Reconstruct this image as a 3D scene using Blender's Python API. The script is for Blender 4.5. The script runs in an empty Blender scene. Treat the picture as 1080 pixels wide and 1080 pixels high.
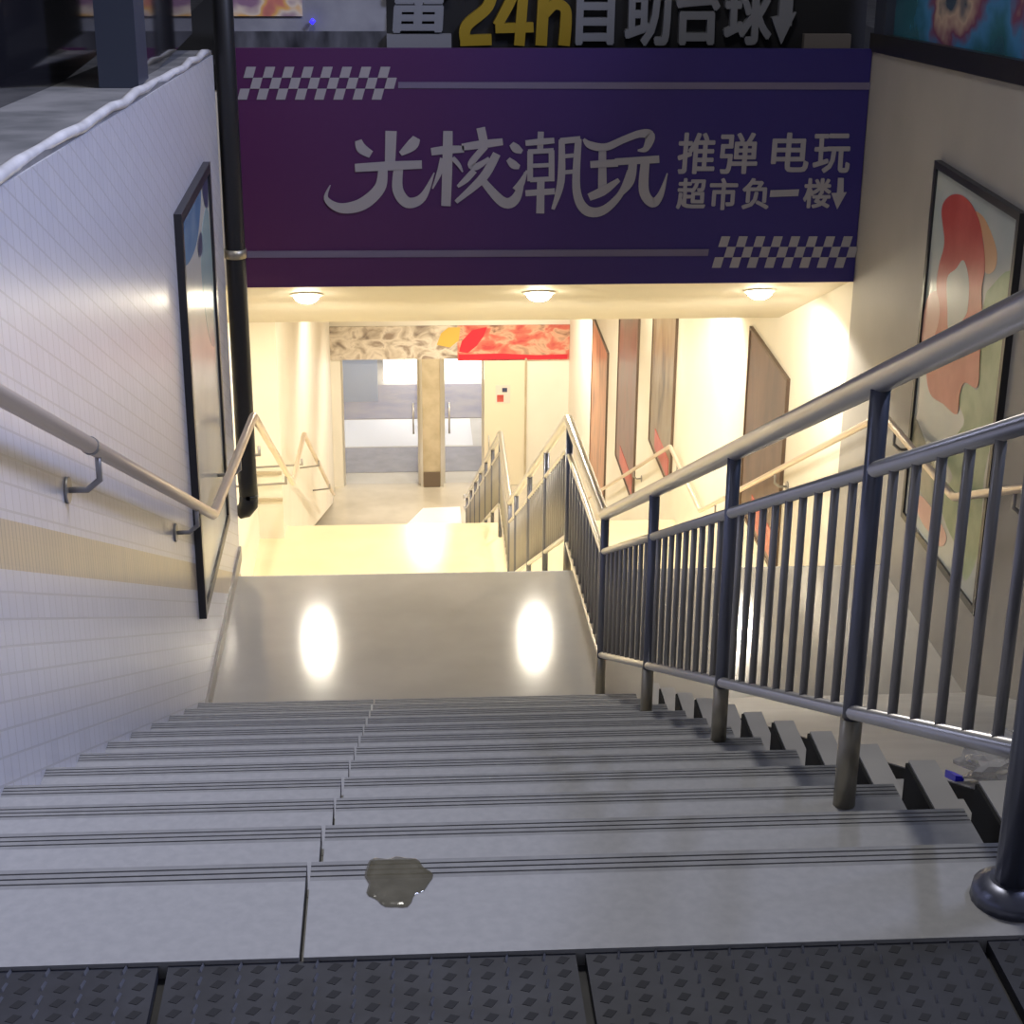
import bpy, math, random
from mathutils import Vector, Matrix
random.seed(7)
S = bpy.context.scene
COL = S.collection

# ------------------------------------------------------------------ camera, world, lights, exposure
PITCH, YAW, ROLL = 0.37656, 0.064862, 0.007825
fw = Vector((math.sin(YAW) * math.cos(PITCH), math.cos(YAW) * math.cos(PITCH), -math.sin(PITCH)))
rt0 = Vector((math.cos(YAW), -math.sin(YAW), 0))
up0 = rt0.cross(fw)
rt = math.cos(ROLL) * rt0 + math.sin(ROLL) * up0
up = -math.sin(ROLL) * rt0 + math.cos(ROLL) * up0
cam_d = bpy.data.cameras.new('camera')
cam = bpy.data.objects.new('camera', cam_d)
COL.objects.link(cam)
M3 = Matrix((rt, up, -fw)).transposed()
cam.matrix_world = Matrix.Translation((0, 0, 1.2708)) @ M3.to_4x4()
cam_d.sensor_width = 36.0
cam_d.lens = 1836.89 / 1080 * 36.0
cam_d.clip_start = 0.05
S.camera = cam
S.view_settings.view_transform = 'Standard'
S.view_settings.look = 'None'
S.view_settings.gamma = 1.0
S.view_settings.use_curve_mapping = False
S.view_settings.exposure = 0.9

W = bpy.data.worlds.new('night_sky')
S.world = W
W.use_nodes = True
W.node_tree.nodes['Background'].inputs[0].default_value = (0.56, 0.57, 0.68, 1)
W.node_tree.nodes['Background'].inputs[1].default_value = 0.11


def lamp(name, kind, loc, target, energy, color, **kw):
    d = bpy.data.lights.new(name, kind)
    d.energy = energy
    d.color = color
    for k, v in kw.items():
        setattr(d, k, v)
    o = bpy.data.objects.new(name, d)
    o.location = loc
    o.rotation_euler = (Vector(target) - Vector(loc)).to_track_quat('-Z', 'Y').to_euler()
    COL.objects.link(o)
    return o


# street-level light: a cool shop front on the right-hand pavement, a street lamp behind
lamp('shopfront_lamp', 'AREA', (4.3, 3.6, 5.0), (-0.8, 4.6, -0.2), 250, (0.62, 0.68, 1.0), size=1.6)
lamp('street_lamp', 'AREA', (0.2, 4.6, 5.2), (0.3, 5.0, -0.9), 58, (1.0, 0.96, 0.90), size=0.8)

# ------------------------------------------------------------------ helpers


class MB:
    def __init__(self):
        self.v, self.f, self.mi, self.sm = [], [], [], []

    def add(self, vs, fs, mi=0, sm=False):
        n = len(self.v)
        self.v += [tuple(p) for p in vs]
        for f in fs:
            self.f.append([n + i for i in f])
            self.mi.append(mi)
            self.sm.append(sm)
        return self

    def box(self, x0, x1, y0, y1, z0, z1, mi=0):
        vs = [(x, y, z) for x in (x0, x1) for y in (y0, y1) for z in (z0, z1)]
        fs = [(0, 1, 3, 2), (4, 6, 7, 5), (0, 4, 5, 1), (2, 3, 7, 6), (0, 2, 6, 4), (1, 5, 7, 3)]
        return self.add(vs, fs, mi)

    def hexa(self, a, b, mi=0):
        # two matching loops a and b joined into a closed prism
        n = len(a)
        fs = [tuple(range(n))[::-1], tuple(range(n, 2 * n))]
        fs += [(i, (i + 1) % n, n + (i + 1) % n, n + i) for i in range(n)]
        return self.add(list(a) + list(b), fs, mi)

    def prism_x(self, yz, x0, x1, mi=0):
        return self.hexa([(x0, y, z) for y, z in yz], [(x1, y, z) for y, z in yz], mi)

    def tube(self, path, r, seg=14, mi=0, caps=True):
        P = [Vector(p) for p in path]
        n = len(P)
        rings = []
        ref = None
        for i in range(n):
            d0 = (P[i] - P[i - 1]).normalized() if i else (P[1] - P[0]).normalized()
            d1 = (P[i + 1] - P[i]).normalized() if i < n - 1 else d0
            t = (d0 + d1).normalized()
            k = 1 / max(0.5, t.dot(d0))
            if ref is None:
                ref = Vector((1, 0, 0)) if abs(t.x) < 0.8 else Vector((0, 0, 1))
            a = (ref - t * ref.dot(t)).normalized()
            b = t.cross(a)
            # stretch along the bend plane only
            bend = (d1 - d0)
            ring = []
            for j in range(seg):
                th = 2 * math.pi * j / seg
                q = a * math.cos(th) + b * math.sin(th)
                if bend.length > 1e-5:
                    bn = bend.normalized()
                    q = q + bn * q.dot(bn) * (k - 1)
                rr = r[i] if isinstance(r, (list, tuple)) else r
                ring.append(P[i] + q * rr)
            rings.append(ring)
            ref = a
        vs = [p for ring in rings for p in ring]
        fs = []
        for i in range(n - 1):
            for j in range(seg):
                fs.append((i * seg + j, i * seg + (j + 1) % seg, (i + 1) * seg + (j + 1) % seg, (i + 1) * seg + j))
        base = len(self.v)
        self.add(vs, fs, mi, True)
        if caps:
            self.f.append([base + j for j in range(seg)][::-1]); self.mi.append(mi); self.sm.append(False)
            self.f.append([base + (n - 1) * seg + j for j in range(seg)]); self.mi.append(mi); self.sm.append(False)
        return self

    def build(self, name, mats, parent=None):
        me = bpy.data.meshes.new(name)
        me.from_pydata(self.v, [], self.f)
        if not isinstance(mats, (list, tuple)):
            mats = [mats]
        for m in mats:
            me.materials.append(m)
        for p, i, s in zip(me.polygons, self.mi, self.sm):
            p.material_index = i
            p.use_smooth = s
        me.update()
        import bmesh
        bm = bmesh.new(); bm.from_mesh(me)
        bmesh.ops.recalc_face_normals(bm, faces=bm.faces)
        bm.to_mesh(me); bm.free()
        o = bpy.data.objects.new(name, me)
        COL.objects.link(o)
        if parent:
            o.parent = parent
            o.matrix_parent_inverse = parent.matrix_basis.inverted()
        return o


def tag(o, label, cat, group=None, kind=None):
    o['label'] = label
    o['category'] = cat
    if group:
        o['group'] = group
    if kind:
        o['kind'] = kind
    return o


def struct(o, label, cat):
    return tag(o, label, cat, kind='structure')


def empty(name, loc, label, cat, group=None, kind=None):
    o = bpy.data.objects.new(name, None)
    o.location = loc
    o.empty_display_size = 0.1
    COL.objects.link(o)
    return tag(o, label, cat, group, kind)


# ------------------------------------------------------------------ materials
def new_mat(name, col, rough=0.6, metal=0.0, emit=None, es=1.0, alpha=1.0, spec=0.5, trans=0.0):
    m = bpy.data.materials.new(name)
    m.use_nodes = True
    b = m.node_tree.nodes['Principled BSDF']
    b.inputs['Base Color'].default_value = (*col, 1)
    b.inputs['Roughness'].default_value = rough
    b.inputs['Metallic'].default_value = metal
    b.inputs['Specular IOR Level'].default_value = spec
    b.inputs['Alpha'].default_value = alpha
    b.inputs['Transmission Weight'].default_value = trans
    if emit:
        b.inputs['Emission Color'].default_value = (*emit, 1)
        b.inputs['Emission Strength'].default_value = es
    return m


def nt(m):
    t = m.node_tree
    return t, t.nodes, t.links, t.nodes['Principled BSDF']


def mottle(m, c0, c1, scale=8, detail=4, lo=0.35, hi=0.65, bump=0.0, stretch=(1, 1, 1)):
    t, N, L, b = nt(m)
    tc = N.new('ShaderNodeTexCoord')
    mp = N.new('ShaderNodeMapping')
    mp.inputs['Scale'].default_value = stretch
    nz = N.new('ShaderNodeTexNoise')
    nz.inputs['Scale'].default_value = scale
    nz.inputs['Detail'].default_value = detail
    cr = N.new('ShaderNodeValToRGB')
    cr.color_ramp.elements[0].position = lo
    cr.color_ramp.elements[0].color = (*c0, 1)
    cr.color_ramp.elements[1].position = hi
    cr.color_ramp.elements[1].color = (*c1, 1)
    L.new(tc.outputs['Object'], mp.inputs[0])
    L.new(mp.outputs[0], nz.inputs['Vector'])
    L.new(nz.outputs[0], cr.inputs[0])
    L.new(cr.outputs[0], b.inputs['Base Color'])
    if bump:
        bp = N.new('ShaderNodeBump')
        bp.inputs['Strength'].default_value = bump
        bp.inputs['Distance'].default_value = 0.01
        L.new(nz.outputs[0], bp.inputs['Height'])
        L.new(bp.outputs[0], b.inputs['Normal'])
    return m


def multi_ramp(m, stops, scale=5, detail=3, stretch=(1, 1, 1), dist=0.0):
    t, N, L, b = nt(m)
    tc = N.new('ShaderNodeTexCoord')
    mp = N.new('ShaderNodeMapping')
    mp.inputs['Scale'].default_value = stretch
    nz = N.new('ShaderNodeTexNoise')
    nz.inputs['Scale'].default_value = scale
    nz.inputs['Detail'].default_value = detail
    nz.inputs['Distortion'].default_value = dist
    cr = N.new('ShaderNodeValToRGB')
    E = cr.color_ramp.elements
    E[0].position, E[0].color = stops[0][0], (*stops[0][1], 1)
    E[1].position, E[1].color = stops[-1][0], (*stops[-1][1], 1)
    for p, c in stops[1:-1]:
        e = E.new(p)
        e.color = (*c, 1)
    L.new(tc.outputs['Object'], mp.inputs[0])
    L.new(mp.outputs[0], nz.inputs['Vector'])
    L.new(nz.outputs[0], cr.inputs[0])
    L.new(cr.outputs[0], b.inputs['Base Color'])
    return m


SL = 0.46389            # stair slope
Y0, RISE, RUN = 1.972, 0.167, 0.36
N1, N2, N3 = 12, 13, 19
YN = Y0 + (N1 - 1) * RUN
Z1 = -N1 * RISE
Y1 = 7.4945
Z2 = Z1 - N2 * RISE
Y1b = Y1 + (N2 - 1) * RUN
Y2 = 13.5075
Z3 = Z2 - N3 * RISE
Y3 = Y2 + (N3 - 1) * RUN
YD = 22.8
XL, XR, XM = -0.80, 2.248, 0.761
XTL = -1.20             # left wall inside the passage


def tile_wall_mat():
    """small glazed wall tiles; one sloping beige course follows the stair"""
    m = new_mat('white_mosaic_tile', (0.62, 0.62, 0.63), 0.28)
    t, N, L, b = nt(m)
    tc = N.new('ShaderNodeTexCoord')
    sp = N.new('ShaderNodeSeparateXYZ')
    L.new(tc.outputs['Object'], sp.inputs[0])
    cb = N.new('ShaderNodeCombineXYZ')
    L.new(sp.outputs[1], cb.inputs[0])
    # height above the stair line
    mu = N.new('ShaderNodeMath'); mu.operation = 'MULTIPLY_ADD'
    mu.inputs[1].default_value = SL
    mu.inputs[2].default_value = -SL * Y0
    L.new(sp.outputs[1], mu.inputs[0])
    ad = N.new('ShaderNodeMath'); ad.operation = 'ADD'
    L.new(mu.outputs[0], ad.inputs[0]); L.new(sp.outputs[2], ad.inputs[1])
    L.new(ad.outputs[0], cb.inputs[1])
    br = N.new('ShaderNodeTexBrick')
    br.offset = 0.0
    br.inputs['Scale'].default_value = 1.0
    br.inputs['Brick Width'].default_value = 0.06
    br.inputs['Row Height'].default_value = 0.06
    br.inputs['Mortar Size'].default_value = 0.003
    br.inputs['Color1'].default_value = (0.60, 0.60, 0.655, 1)
    br.inputs['Color2'].default_value = (0.565, 0.565, 0.62, 1)
    br.inputs['Mortar'].default_value = (0.48, 0.475, 0.50, 1)
    L.new(cb.outputs[0], br.inputs['Vector'])
    br2 = N.new('ShaderNodeTexBrick')
    br2.offset = 0.0
    br2.inputs['Scale'].default_value = 1.0
    br2.inputs['Brick Width'].default_value = 0.03
    br2.inputs['Row Height'].default_value = 0.2
    br2.inputs['Mortar Size'].default_value = 0.003
    br2.inputs['Color1'].default_value = (0.50, 0.41, 0.30, 1)
    br2.inputs['Color2'].default_value = (0.44, 0.37, 0.28, 1)
    br2.inputs['Mortar'].default_value = (0.30, 0.25, 0.20, 1)
    L.new(cb.outputs[0], br2.inputs['Vector'])
    g = N.new('ShaderNodeMath'); g.operation = 'GREATER_THAN'; g.inputs[1].default_value = 0.47
    l = N.new('ShaderNodeMath'); l.operation = 'LESS_THAN'; l.inputs[1].default_value = 0.58
    mm = N.new('ShaderNodeMath'); mm.operation = 'MULTIPLY'
    L.new(ad.outputs[0], g.inputs[0]); L.new(ad.outputs[0], l.inputs[0])
    L.new(g.outputs[0], mm.inputs[0]); L.new(l.outputs[0], mm.inputs[1])
    mx = N.new('ShaderNodeMixRGB')
    L.new(mm.outputs[0], mx.inputs[0]); L.new(br.outputs[0], mx.inputs[1]); L.new(br2.outputs[0], mx.inputs[2])
    L.new(mx.outputs[0], b.inputs['Base Color'])
    bp = N.new('ShaderNodeBump'); bp.inputs['Strength'].default_value = 0.25; bp.inputs['Distance'].default_value = 0.003
    bp.invert = True
    L.new(br.outputs['Fac'], bp.inputs['Height'])
    L.new(bp.outputs[0], b.inputs['Normal'])
    return m


M = {}
M['tile'] = tile_wall_mat()
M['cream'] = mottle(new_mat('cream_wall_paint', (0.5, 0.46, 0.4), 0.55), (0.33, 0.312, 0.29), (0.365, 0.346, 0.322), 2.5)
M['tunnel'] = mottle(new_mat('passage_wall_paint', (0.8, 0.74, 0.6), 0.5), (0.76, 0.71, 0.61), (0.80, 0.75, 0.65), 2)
M['ceil'] = mottle(new_mat('ceiling_paint', (0.76, 0.68, 0.52), 0.6), (0.60, 0.55, 0.45), (0.66, 0.60, 0.49), 1.5)
M['granite'] = mottle(new_mat('pale_granite', (0.42, 0.42, 0.42), 0.45), (0.385, 0.385, 0.39), (0.43, 0.43, 0.43), 60, 6)
M['riser'] = mottle(new_mat('grey_granite_riser', (0.36, 0.36, 0.36), 0.5), (0.30, 0.30, 0.30), (0.38, 0.38, 0.38), 60, 6)
M['strip'] = mottle(new_mat('grooved_nosing', (0.2, 0.2, 0.21), 0.6), (0.27, 0.27, 0.275), (0.31, 0.31, 0.31), 40, 4)
M['groove'] = new_mat('groove_grey', (0.17, 0.17, 0.175), 0.8)  # darker grey for the groove floors
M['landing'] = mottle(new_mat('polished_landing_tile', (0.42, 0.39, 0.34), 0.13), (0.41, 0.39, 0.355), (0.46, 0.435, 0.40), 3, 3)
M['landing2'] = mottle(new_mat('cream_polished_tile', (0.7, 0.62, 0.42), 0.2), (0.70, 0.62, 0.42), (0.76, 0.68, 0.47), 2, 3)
M['lobby'] = mottle(new_mat('lobby_floor_tile', (0.6, 0.54, 0.44), 0.2), (0.56, 0.50, 0.40), (0.70, 0.64, 0.53), 1.6, 3)
M['ramp'] = mottle(new_mat('smooth_cement_ramp', (0.4, 0.39, 0.38), 0.5), (0.37, 0.36, 0.355), (0.43, 0.42, 0.41), 6, 5)
M['dark_gap'] = new_mat('black_slot_shade', (0.012, 0.012, 0.012), 0.9)  # black put in for the shade inside the kerb slots
M['steel'] = new_mat('brushed_steel', (0.62, 0.60, 0.57), 0.30, 0.8)
M['steel_reflect'] = new_mat('olive_reflection_steel', (0.36, 0.33, 0.26), 0.4, 0.7)  # olive of a reflection, put into the base colour
M['steel_post'] = new_mat('steel_post', (0.17, 0.18, 0.23), 0.34, 0.7)
M['steel_bar'] = new_mat('steel_baluster', (0.36, 0.345, 0.335), 0.38, 0.55)
M['black'] = new_mat('black_metal', (0.012, 0.012, 0.014), 0.4)
M['blackpipe'] = new_mat('black_plastic', (0.010, 0.010, 0.012), 0.45)
M['frame_black'] = new_mat('poster_frame_black', (0.02, 0.02, 0.024), 0.35)
M['grey_stone'] = mottle(new_mat('grey_coping', (0.2, 0.2, 0.22), 0.5), (0.13, 0.135, 0.145), (0.24, 0.24, 0.255), 5, 5)
M['flashing'] = mottle(new_mat('pale_flashing', (0.6, 0.6, 0.62), 0.35), (0.50, 0.50, 0.53), (0.70, 0.70, 0.74), 8, 4)
M['asphalt'] = mottle(new_mat('pavement', (0.08, 0.08, 0.085), 0.8), (0.06, 0.06, 0.065), (0.10, 0.10, 0.10), 12, 5)
M['darkglass'] = new_mat('dark_shop_glass', (0.012, 0.012, 0.016), 0.06, 0.0, spec=0.7)
M['postblue'] = new_mat('slate_blue_post', (0.035, 0.042, 0.065), 0.45)
M['darkwall'] = new_mat('dark_facade', (0.012, 0.012, 0.014), 0.7)

# ------------------------------------------------------------------ structure: stairs, landings, floor
flight = empty('staircase', (0, Y0, 0), 'upper flight of pale granite steps with dark grooved nosings', 'stairs', kind='structure')
XS1 = 0.868             # the steps end here, beyond lies the cycle ramp
XJ = -0.135
for i in range(N1):
    yn = Y0 + RUN * i
    z = -RISE * i
    yb = yn - RUN if i else 1.775
    for a, b_ in ((XL, XJ - 0.0025 + random.uniform(-.002, .002)), (XJ + 0.0025, XS1)):
        mb = MB()
        mb.box(a, b_, yb - 0.012, yn - 0.046, z - 0.035, z)
        mb.box(a, b_, yn - 0.046, yn, z - 0.035, z - 0.004)
        mb.build('tread_slab', M['granite'], flight)
        sb = MB()
        sb.box(a, b_, yn - 0.046, yn - 0.001, z - 0.008, z - 0.0035, 1)
        for k in range(4):
            y_a = yn - 0.046 + 0.012 * k
            sb.box(a, b_, y_a, min(y_a + 0.0086, yn + 0.002), z - 0.006, z, 0)
        sb.build('grooved_nosing', [M['strip'], M['groove']], flight)
    mb = MB()
    mb.box(XL, XS1, yn - 0.03, yn - 0.012, z - RISE, z - 0.035)
    mb.build('riser', M['riser'], flight)
mb = MB()
pts = [(1.775, -0.036)]
for i in range(N1):
    yn = Y0 + RUN * i - 0.03
    pts += [(yn, -RISE * i - 0.036), (yn, -RISE * (i + 1) - 0.036)]
pts += [(YN - 0.03, Z1 - 0.4), (1.775, -0.9)]
mb.prism_x(pts, XL, XS1 - 0.004)
mb.build('concrete_core', M['riser'], flight)


def flat_floor(name, x0, x1, y0, y1, z, mat, label, cat, th=0.25):
    o = MB().box(x0, x1, y0, y1, z - th, z).build(name, mat)
    return struct(o, label, cat)


lob = flat_floor('floor', XL, XR, YN - 0.03, Y1, Z1, M['landing'], 'polished beige first landing reflecting the round ceiling lights', 'floor')
MB().box(XL, XR, Y1 - 0.002, Y1 + 0.012, Z1 - 0.05, Z1 - 0.0005).build('landing_edge', M['riser'], lob)
flat_floor('floor', XTL, XR, Y1b - 0.03, Y2, Z2, M['landing2'], 'bright cream second landing beyond the first landing edge', 'floor')


def plain_flight(ys, zs, n, x0, x1, mat, label):
    pts = []
    for i in range(n):
        yn = ys + RUN * i
        z = zs - RISE * i
        if i == 0:
            pts.append((yn + 0.012, zs - 0.25))
            pts.append((yn + 0.012, z - RISE))
        else:
            pts.append((yn, z))
            pts.append((yn, z - RISE))
    pts.append((ys + RUN * (n - 1) - 0.03, zs - RISE * n - 0.3))
    o = MB().prism_x(pts, x0, x1).build('staircase', mat)
    return struct(o, label, 'stairs')


plain_flight(Y1, Z1, N2, XTL, XR, M['landing2'], 'middle flight of cream steps hidden below the first landing edge')
plain_flight(Y2, Z2, N3, -1.0, XR, M['landing2'], 'lowest flight of cream steps hidden below the second landing edge')
flat_floor('floor', -3.0, 5.0, Y3 - 0.03, YD + 7.5, Z3, M['lobby'], 'glossy beige lobby floor in front of and behind the glass doors', 'floor')

# ------------------------------------------------------------------ walls


def wall_poly(name, x0, x1, yz, mat, label):
    o = MB().prism_x(yz, x0, x1).build(name, mat)
    return struct(o, label, 'wall')


topL = lambda y: 0.80 - 0.0600 * y      # upper edges of the two side walls
topR = lambda y: 0.79 - 0.0615 * y
wall_poly('wall_left', XL - 0.32, XL, [(0.5, topL(0.5)), (7.74, topL(7.74)), (7.74, Z1 - 1.2), (YN, Z1 - 0.2), (0.5, -0.6)],
          M['tile'], 'left stairwell wall of small white tiles with a sloping beige course')
wall_poly('wall_left', XTL - 0.15, XTL, [(7.70, 0.1), (13.24, 0.1), (13.24, Z2 - 0.2), (7.70, Z1 - 1.6)],
          M['tunnel'], 'cream left wall of the passage behind the black pipe')
wall_poly('wall_left', XTL - 0.15, -1.0, [(13.24, 0.1), (YD, 0.1), (YD, Z3 - 0.2), (13.24, Z2 - 0.2)],
          M['tunnel'], 'bright white left wall of the lowest flight, nearest the doors')
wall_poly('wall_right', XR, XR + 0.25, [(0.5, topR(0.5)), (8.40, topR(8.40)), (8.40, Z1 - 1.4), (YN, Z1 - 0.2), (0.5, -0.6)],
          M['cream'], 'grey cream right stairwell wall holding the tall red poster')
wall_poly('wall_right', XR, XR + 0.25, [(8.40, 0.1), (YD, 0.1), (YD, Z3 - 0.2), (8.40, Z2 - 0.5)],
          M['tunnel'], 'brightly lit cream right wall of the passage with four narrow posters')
# sloping soffit, then flat ceiling further in
SO = lambda y: -0.850 - 0.392 * (y - 8.43)
o = MB().prism_x([(8.425, SO(8.425)), (10.02, SO(10.02)), (10.02, SO(10.02) + 0.12), (13.6, -1.36), (13.6, 0.08), (8.425, 0.08)], XTL, XR).build('ceiling', M['ceil'])
struct(o, 'warm cream sloping soffit with three round recessed lights', 'ceiling')
o = MB().prism_x([(13.6, -1.36), (YD, -4.3), (YD, 0.08), (13.6, 0.08)], XTL, XR).build('ceiling', M['ceil'])
struct(o, 'cream ceiling above the lowest flight, hidden behind the soffit', 'ceiling')
o = MB().box(XL - 0.45, XR + 0.45, 8.50, 24.0, 0.1, 0.20).build('roof', M['darkwall'])
struct(o, 'dark roof slab on top of the passage behind the purple banner', 'roof')

# skirting on the first landing
o = MB().box(XL, XL + 0.012, YN + 0.1, 7.70, Z1, Z1 + 0.07).build('baseboard_left', mottle(new_mat('grey_skirting', (0.28, 0.26, 0.24), 0.4), (0.26, 0.24, 0.22), (0.32, 0.30, 0.27), 10))
struct(o, 'thin grey skirting along the left side of the first landing', 'skirting')
# little return-wall trims at the second landing
for k, z in enumerate((-3.60, -3.83)):
    o = MB().box(XTL, -1.0, 13.215, 13.24, z - 0.012, z + 0.012).build('trim_%d' % (k + 1), new_mat('beige_trim', (0.45, 0.38, 0.27), 0.5))
    struct(o, ('upper', 'lower')[k] + ' thin beige strip across the wall corner by the second landing', 'trim')

# ------------------------------------------------------------------ cycle ramp with stepped kerb
def zs(y):
    return -SL * (y - Y0)


XK0, XK1, XR0 = 0.918, 1.03, 1.078


def ramp_z(y):
    return -0.02 + (y - Y0 + 0.03) * (Z1 + 0.02) / (YN + 0.26 - Y0 + 0.03)


o = MB().hexa([(XR0, Y0 - 0.03, -0.02), (XR, Y0 - 0.03, -0.02), (XR, YN + .26, Z1 + 0.0), (XR0, YN + .26, Z1 + 0.0)],
              [(XR0, Y0 - 0.03, -0.5), (XR, Y0 - 0.03, -0.5), (XR, YN + .26, Z1 - 0.4), (XR0, YN + .26, Z1 - 0.4)]).build('cycle_ramp', M['ramp'])
struct(o, 'smooth grey cement ramp between the railing and the right wall', 'ramp')
o = MB().box(XS1, XR, 1.775, Y0 - 0.03, -0.2, 0).build('floor', M['granite'])
struct(o, 'top granite landing strip ahead of the cement ramp', 'floor')
# open slots either side of the kerb, shade painted as black fill and liners
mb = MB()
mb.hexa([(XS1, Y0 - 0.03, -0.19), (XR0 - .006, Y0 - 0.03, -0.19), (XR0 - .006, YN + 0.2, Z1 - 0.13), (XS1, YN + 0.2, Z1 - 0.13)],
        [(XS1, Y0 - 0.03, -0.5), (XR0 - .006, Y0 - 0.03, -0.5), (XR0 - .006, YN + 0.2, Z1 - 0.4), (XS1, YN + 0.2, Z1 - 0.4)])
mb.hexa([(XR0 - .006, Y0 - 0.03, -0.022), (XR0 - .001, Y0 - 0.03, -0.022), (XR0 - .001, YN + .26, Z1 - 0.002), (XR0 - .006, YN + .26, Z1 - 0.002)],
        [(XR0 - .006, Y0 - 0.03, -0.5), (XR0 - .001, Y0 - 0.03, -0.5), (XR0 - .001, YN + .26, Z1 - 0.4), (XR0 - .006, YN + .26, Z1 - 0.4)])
kerb = empty('stepped_kerb', (XK0, Y0, 0), 'stepped grey kerb with black slots between the steps and the cement ramp', 'kerb', kind='structure')
for i in range(N1 - 1):
    ya, yn = Y0 + RUN * i + (0.08 if i else -0.03), Y0 + RUN * (i + 1) + 0.08
    z = -RISE * (i + 1)
    kb = MB()
    kb.box(XK0, 0.968, ya, yn, z - 0.25, z)
    kb.box(0.968, XK1, ya, yn, z - 0.25, z - 0.085)
    kb.build('kerb_block', M['ramp'], kerb)
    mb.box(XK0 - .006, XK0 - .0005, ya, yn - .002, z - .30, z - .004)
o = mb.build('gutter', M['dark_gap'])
struct(o, 'drainage slots painted black for their shade between the steps and the cement ramp', 'gutter')

# ------------------------------------------------------------------ street level around the stairwell
o = MB().box(-9, XL - 0.32, -3, 8.4, -0.6, -0.02).build('ground', M['asphalt'])
struct(o, 'dark pavement beyond the left wall', 'ground')
o = MB().box(XR + 0.25, 10, -3, 8.4, -0.6, -0.02).build('ground', M['asphalt'])
struct(o, 'dark pavement beyond the right wall', 'ground')
o = MB().box(XL - 0.32, XR + 0.25, -3, 1.775, -0.6, -0.024).build('ground', M['asphalt'])
struct(o, 'dark pavement below the rubber mats at the stair head', 'ground')

for x0, x1, side in ((-12, XTL - 0.16, 'left'), (XR + 0.26, 14, 'right')):
    o = MB().box(x0, x1, 8.42, 24.95, -0.6, -0.02).build('ground', M['asphalt'])
    struct(o, 'dark pavement running back to the dark building on the %s of the passage' % side, 'ground')

# coping on the left wall
cp = empty('wall_coping', (XL - 0.15, 4, topL(4)), 'grey stone coping with peeling pale edge along the left wall', 'coping')
MB().hexa([(XL - 0.33, 0.5, topL(.5)), (XL - 0.005, 0.5, topL(.5)), (XL - 0.005, 7.74, topL(7.74)), (XL - 0.33, 7.74, topL(7.74))],
          [(XL - 0.33, 0.5, topL(.5) + .02), (XL - 0.005, 0.5, topL(.5) + .02), (XL - 0.005, 7.74, topL(7.74) + .02), (XL - 0.33, 7.74, topL(7.74) + .02)]).build('stone_cap', M['grey_stone'], cp)
path = []
rad = []
for k in range(30):
    y = 0.6 + 7.1 * k / 29
    path.append((XL - 0.012 + random.uniform(-.006, .006), y, topL(y) + 0.018 + random.uniform(-.006, .008)))
    rad.append(random.uniform(.012, .016))
MB().tube(path, rad, 8).build('peeling_edge', M['flashing'], cp)

# street-level glazing on the left
gl = empty('shop_window', (-1.12, 4, 0.5), 'dark glazed shop front standing on the left wall coping', 'window')
MB().box(-1.16, -1.12, 1.0, 7.9, topL(4) - 0.1, 2.4).build('pane', M['darkglass'], gl)
MB().box(-1.15, -1.085, 1.0, 7.9, topL(7.9) - 0.02, topL(7.9) + 0.02).build('bottom_rail', M['postblue'], gl)
o = MB().box(-0.955, -0.83, 5.72, 5.95, topL(5.72) + .021, 2.4).build('square_post', M['postblue'])
tag(o, 'slate blue square post rising from the left coping', 'post')
o = MB().box(-0.90, -0.88, 5.97, 7.72, topL(6.2) + .0, 2.2).build('glass_partition', M['darkglass'])
tag(o, 'black glass sheet between the blue post and the black pipe', 'glass')

# black pipe at the mouth of the passage
pp = empty('drainpipe', (-0.765, 7.74, -1.8), 'black vertical pipe with hooked lower end left of purple banner', 'pipe')
px = -0.752
MB().tube([(px, 7.79, 2.0), (px, 7.79, 0.0), (px, 7.79, -1.62), (px + 0.004, 7.79, -1.72)], 0.045, 14).build('pipe_shaft', M['blackpipe'], pp)
MB().tube([(px + 0.004, 7.79, -1.70), (px + 0.0, 7.79, -1.755), (px - 0.02, 7.79, -1.785), (px - 0.05, 7.79, -1.80)], [0.045, .045, .040, .03], 14).build('pipe_elbow', M['blackpipe'], pp)
MB().tube([(px, 7.79, -0.52), (px, 7.79, -0.56)], 0.050, 14).build('pipe_glint', M['steel_reflect'], pp)  # ring added for a faint reflection on the pipe

# ------------------------------------------------------------------ rails
def resample(path, step):
    out = []
    P = [Vector(p) for p in path]
    acc = 0
    for a, b in zip(P, P[1:]):
        pass
    return out


def rail_z(path, y):
    for (a, b) in zip(path, path[1:]):
        if a[0] <= y <= b[0]:
            t = (y - a[0]) / (b[0] - a[0])
            return a[1] + t * (b[1] - a[1])
    return path[-1][1]


def soften(pts, r=0.05):
    # round a polyline's corners a little
    P = [Vector(p) for p in pts]
    out = [P[0]]
    for i in range(1, len(P) - 1):
        a = (P[i - 1] - P[i]).normalized()
        b = (P[i + 1] - P[i]).normalized()
        p0, p2 = P[i] + a * r, P[i] + b * r
        for k in range(5):
            t = k / 4
            out.append(p0 * (1 - t) ** 2 + P[i] * 2 * t * (1 - t) + p2 * t * t)
    out.append(P[-1])
    return out


def surface_z(y):
    if y < Y0: return 0.0
    if y < YN: return -RISE * (math.floor((y - Y0) / RUN + 1e-6) + 1)
    if y < Y1: return Z1
    if y < Y1b: return Z1 - RISE * (math.floor((y - Y1) / RUN + 1e-6) + 1)
    if y < Y2: return Z2
    if y < Y3: return Z2 - RISE * (math.floor((y - Y2) / RUN + 1e-6) + 1)
    return Z3


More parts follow.
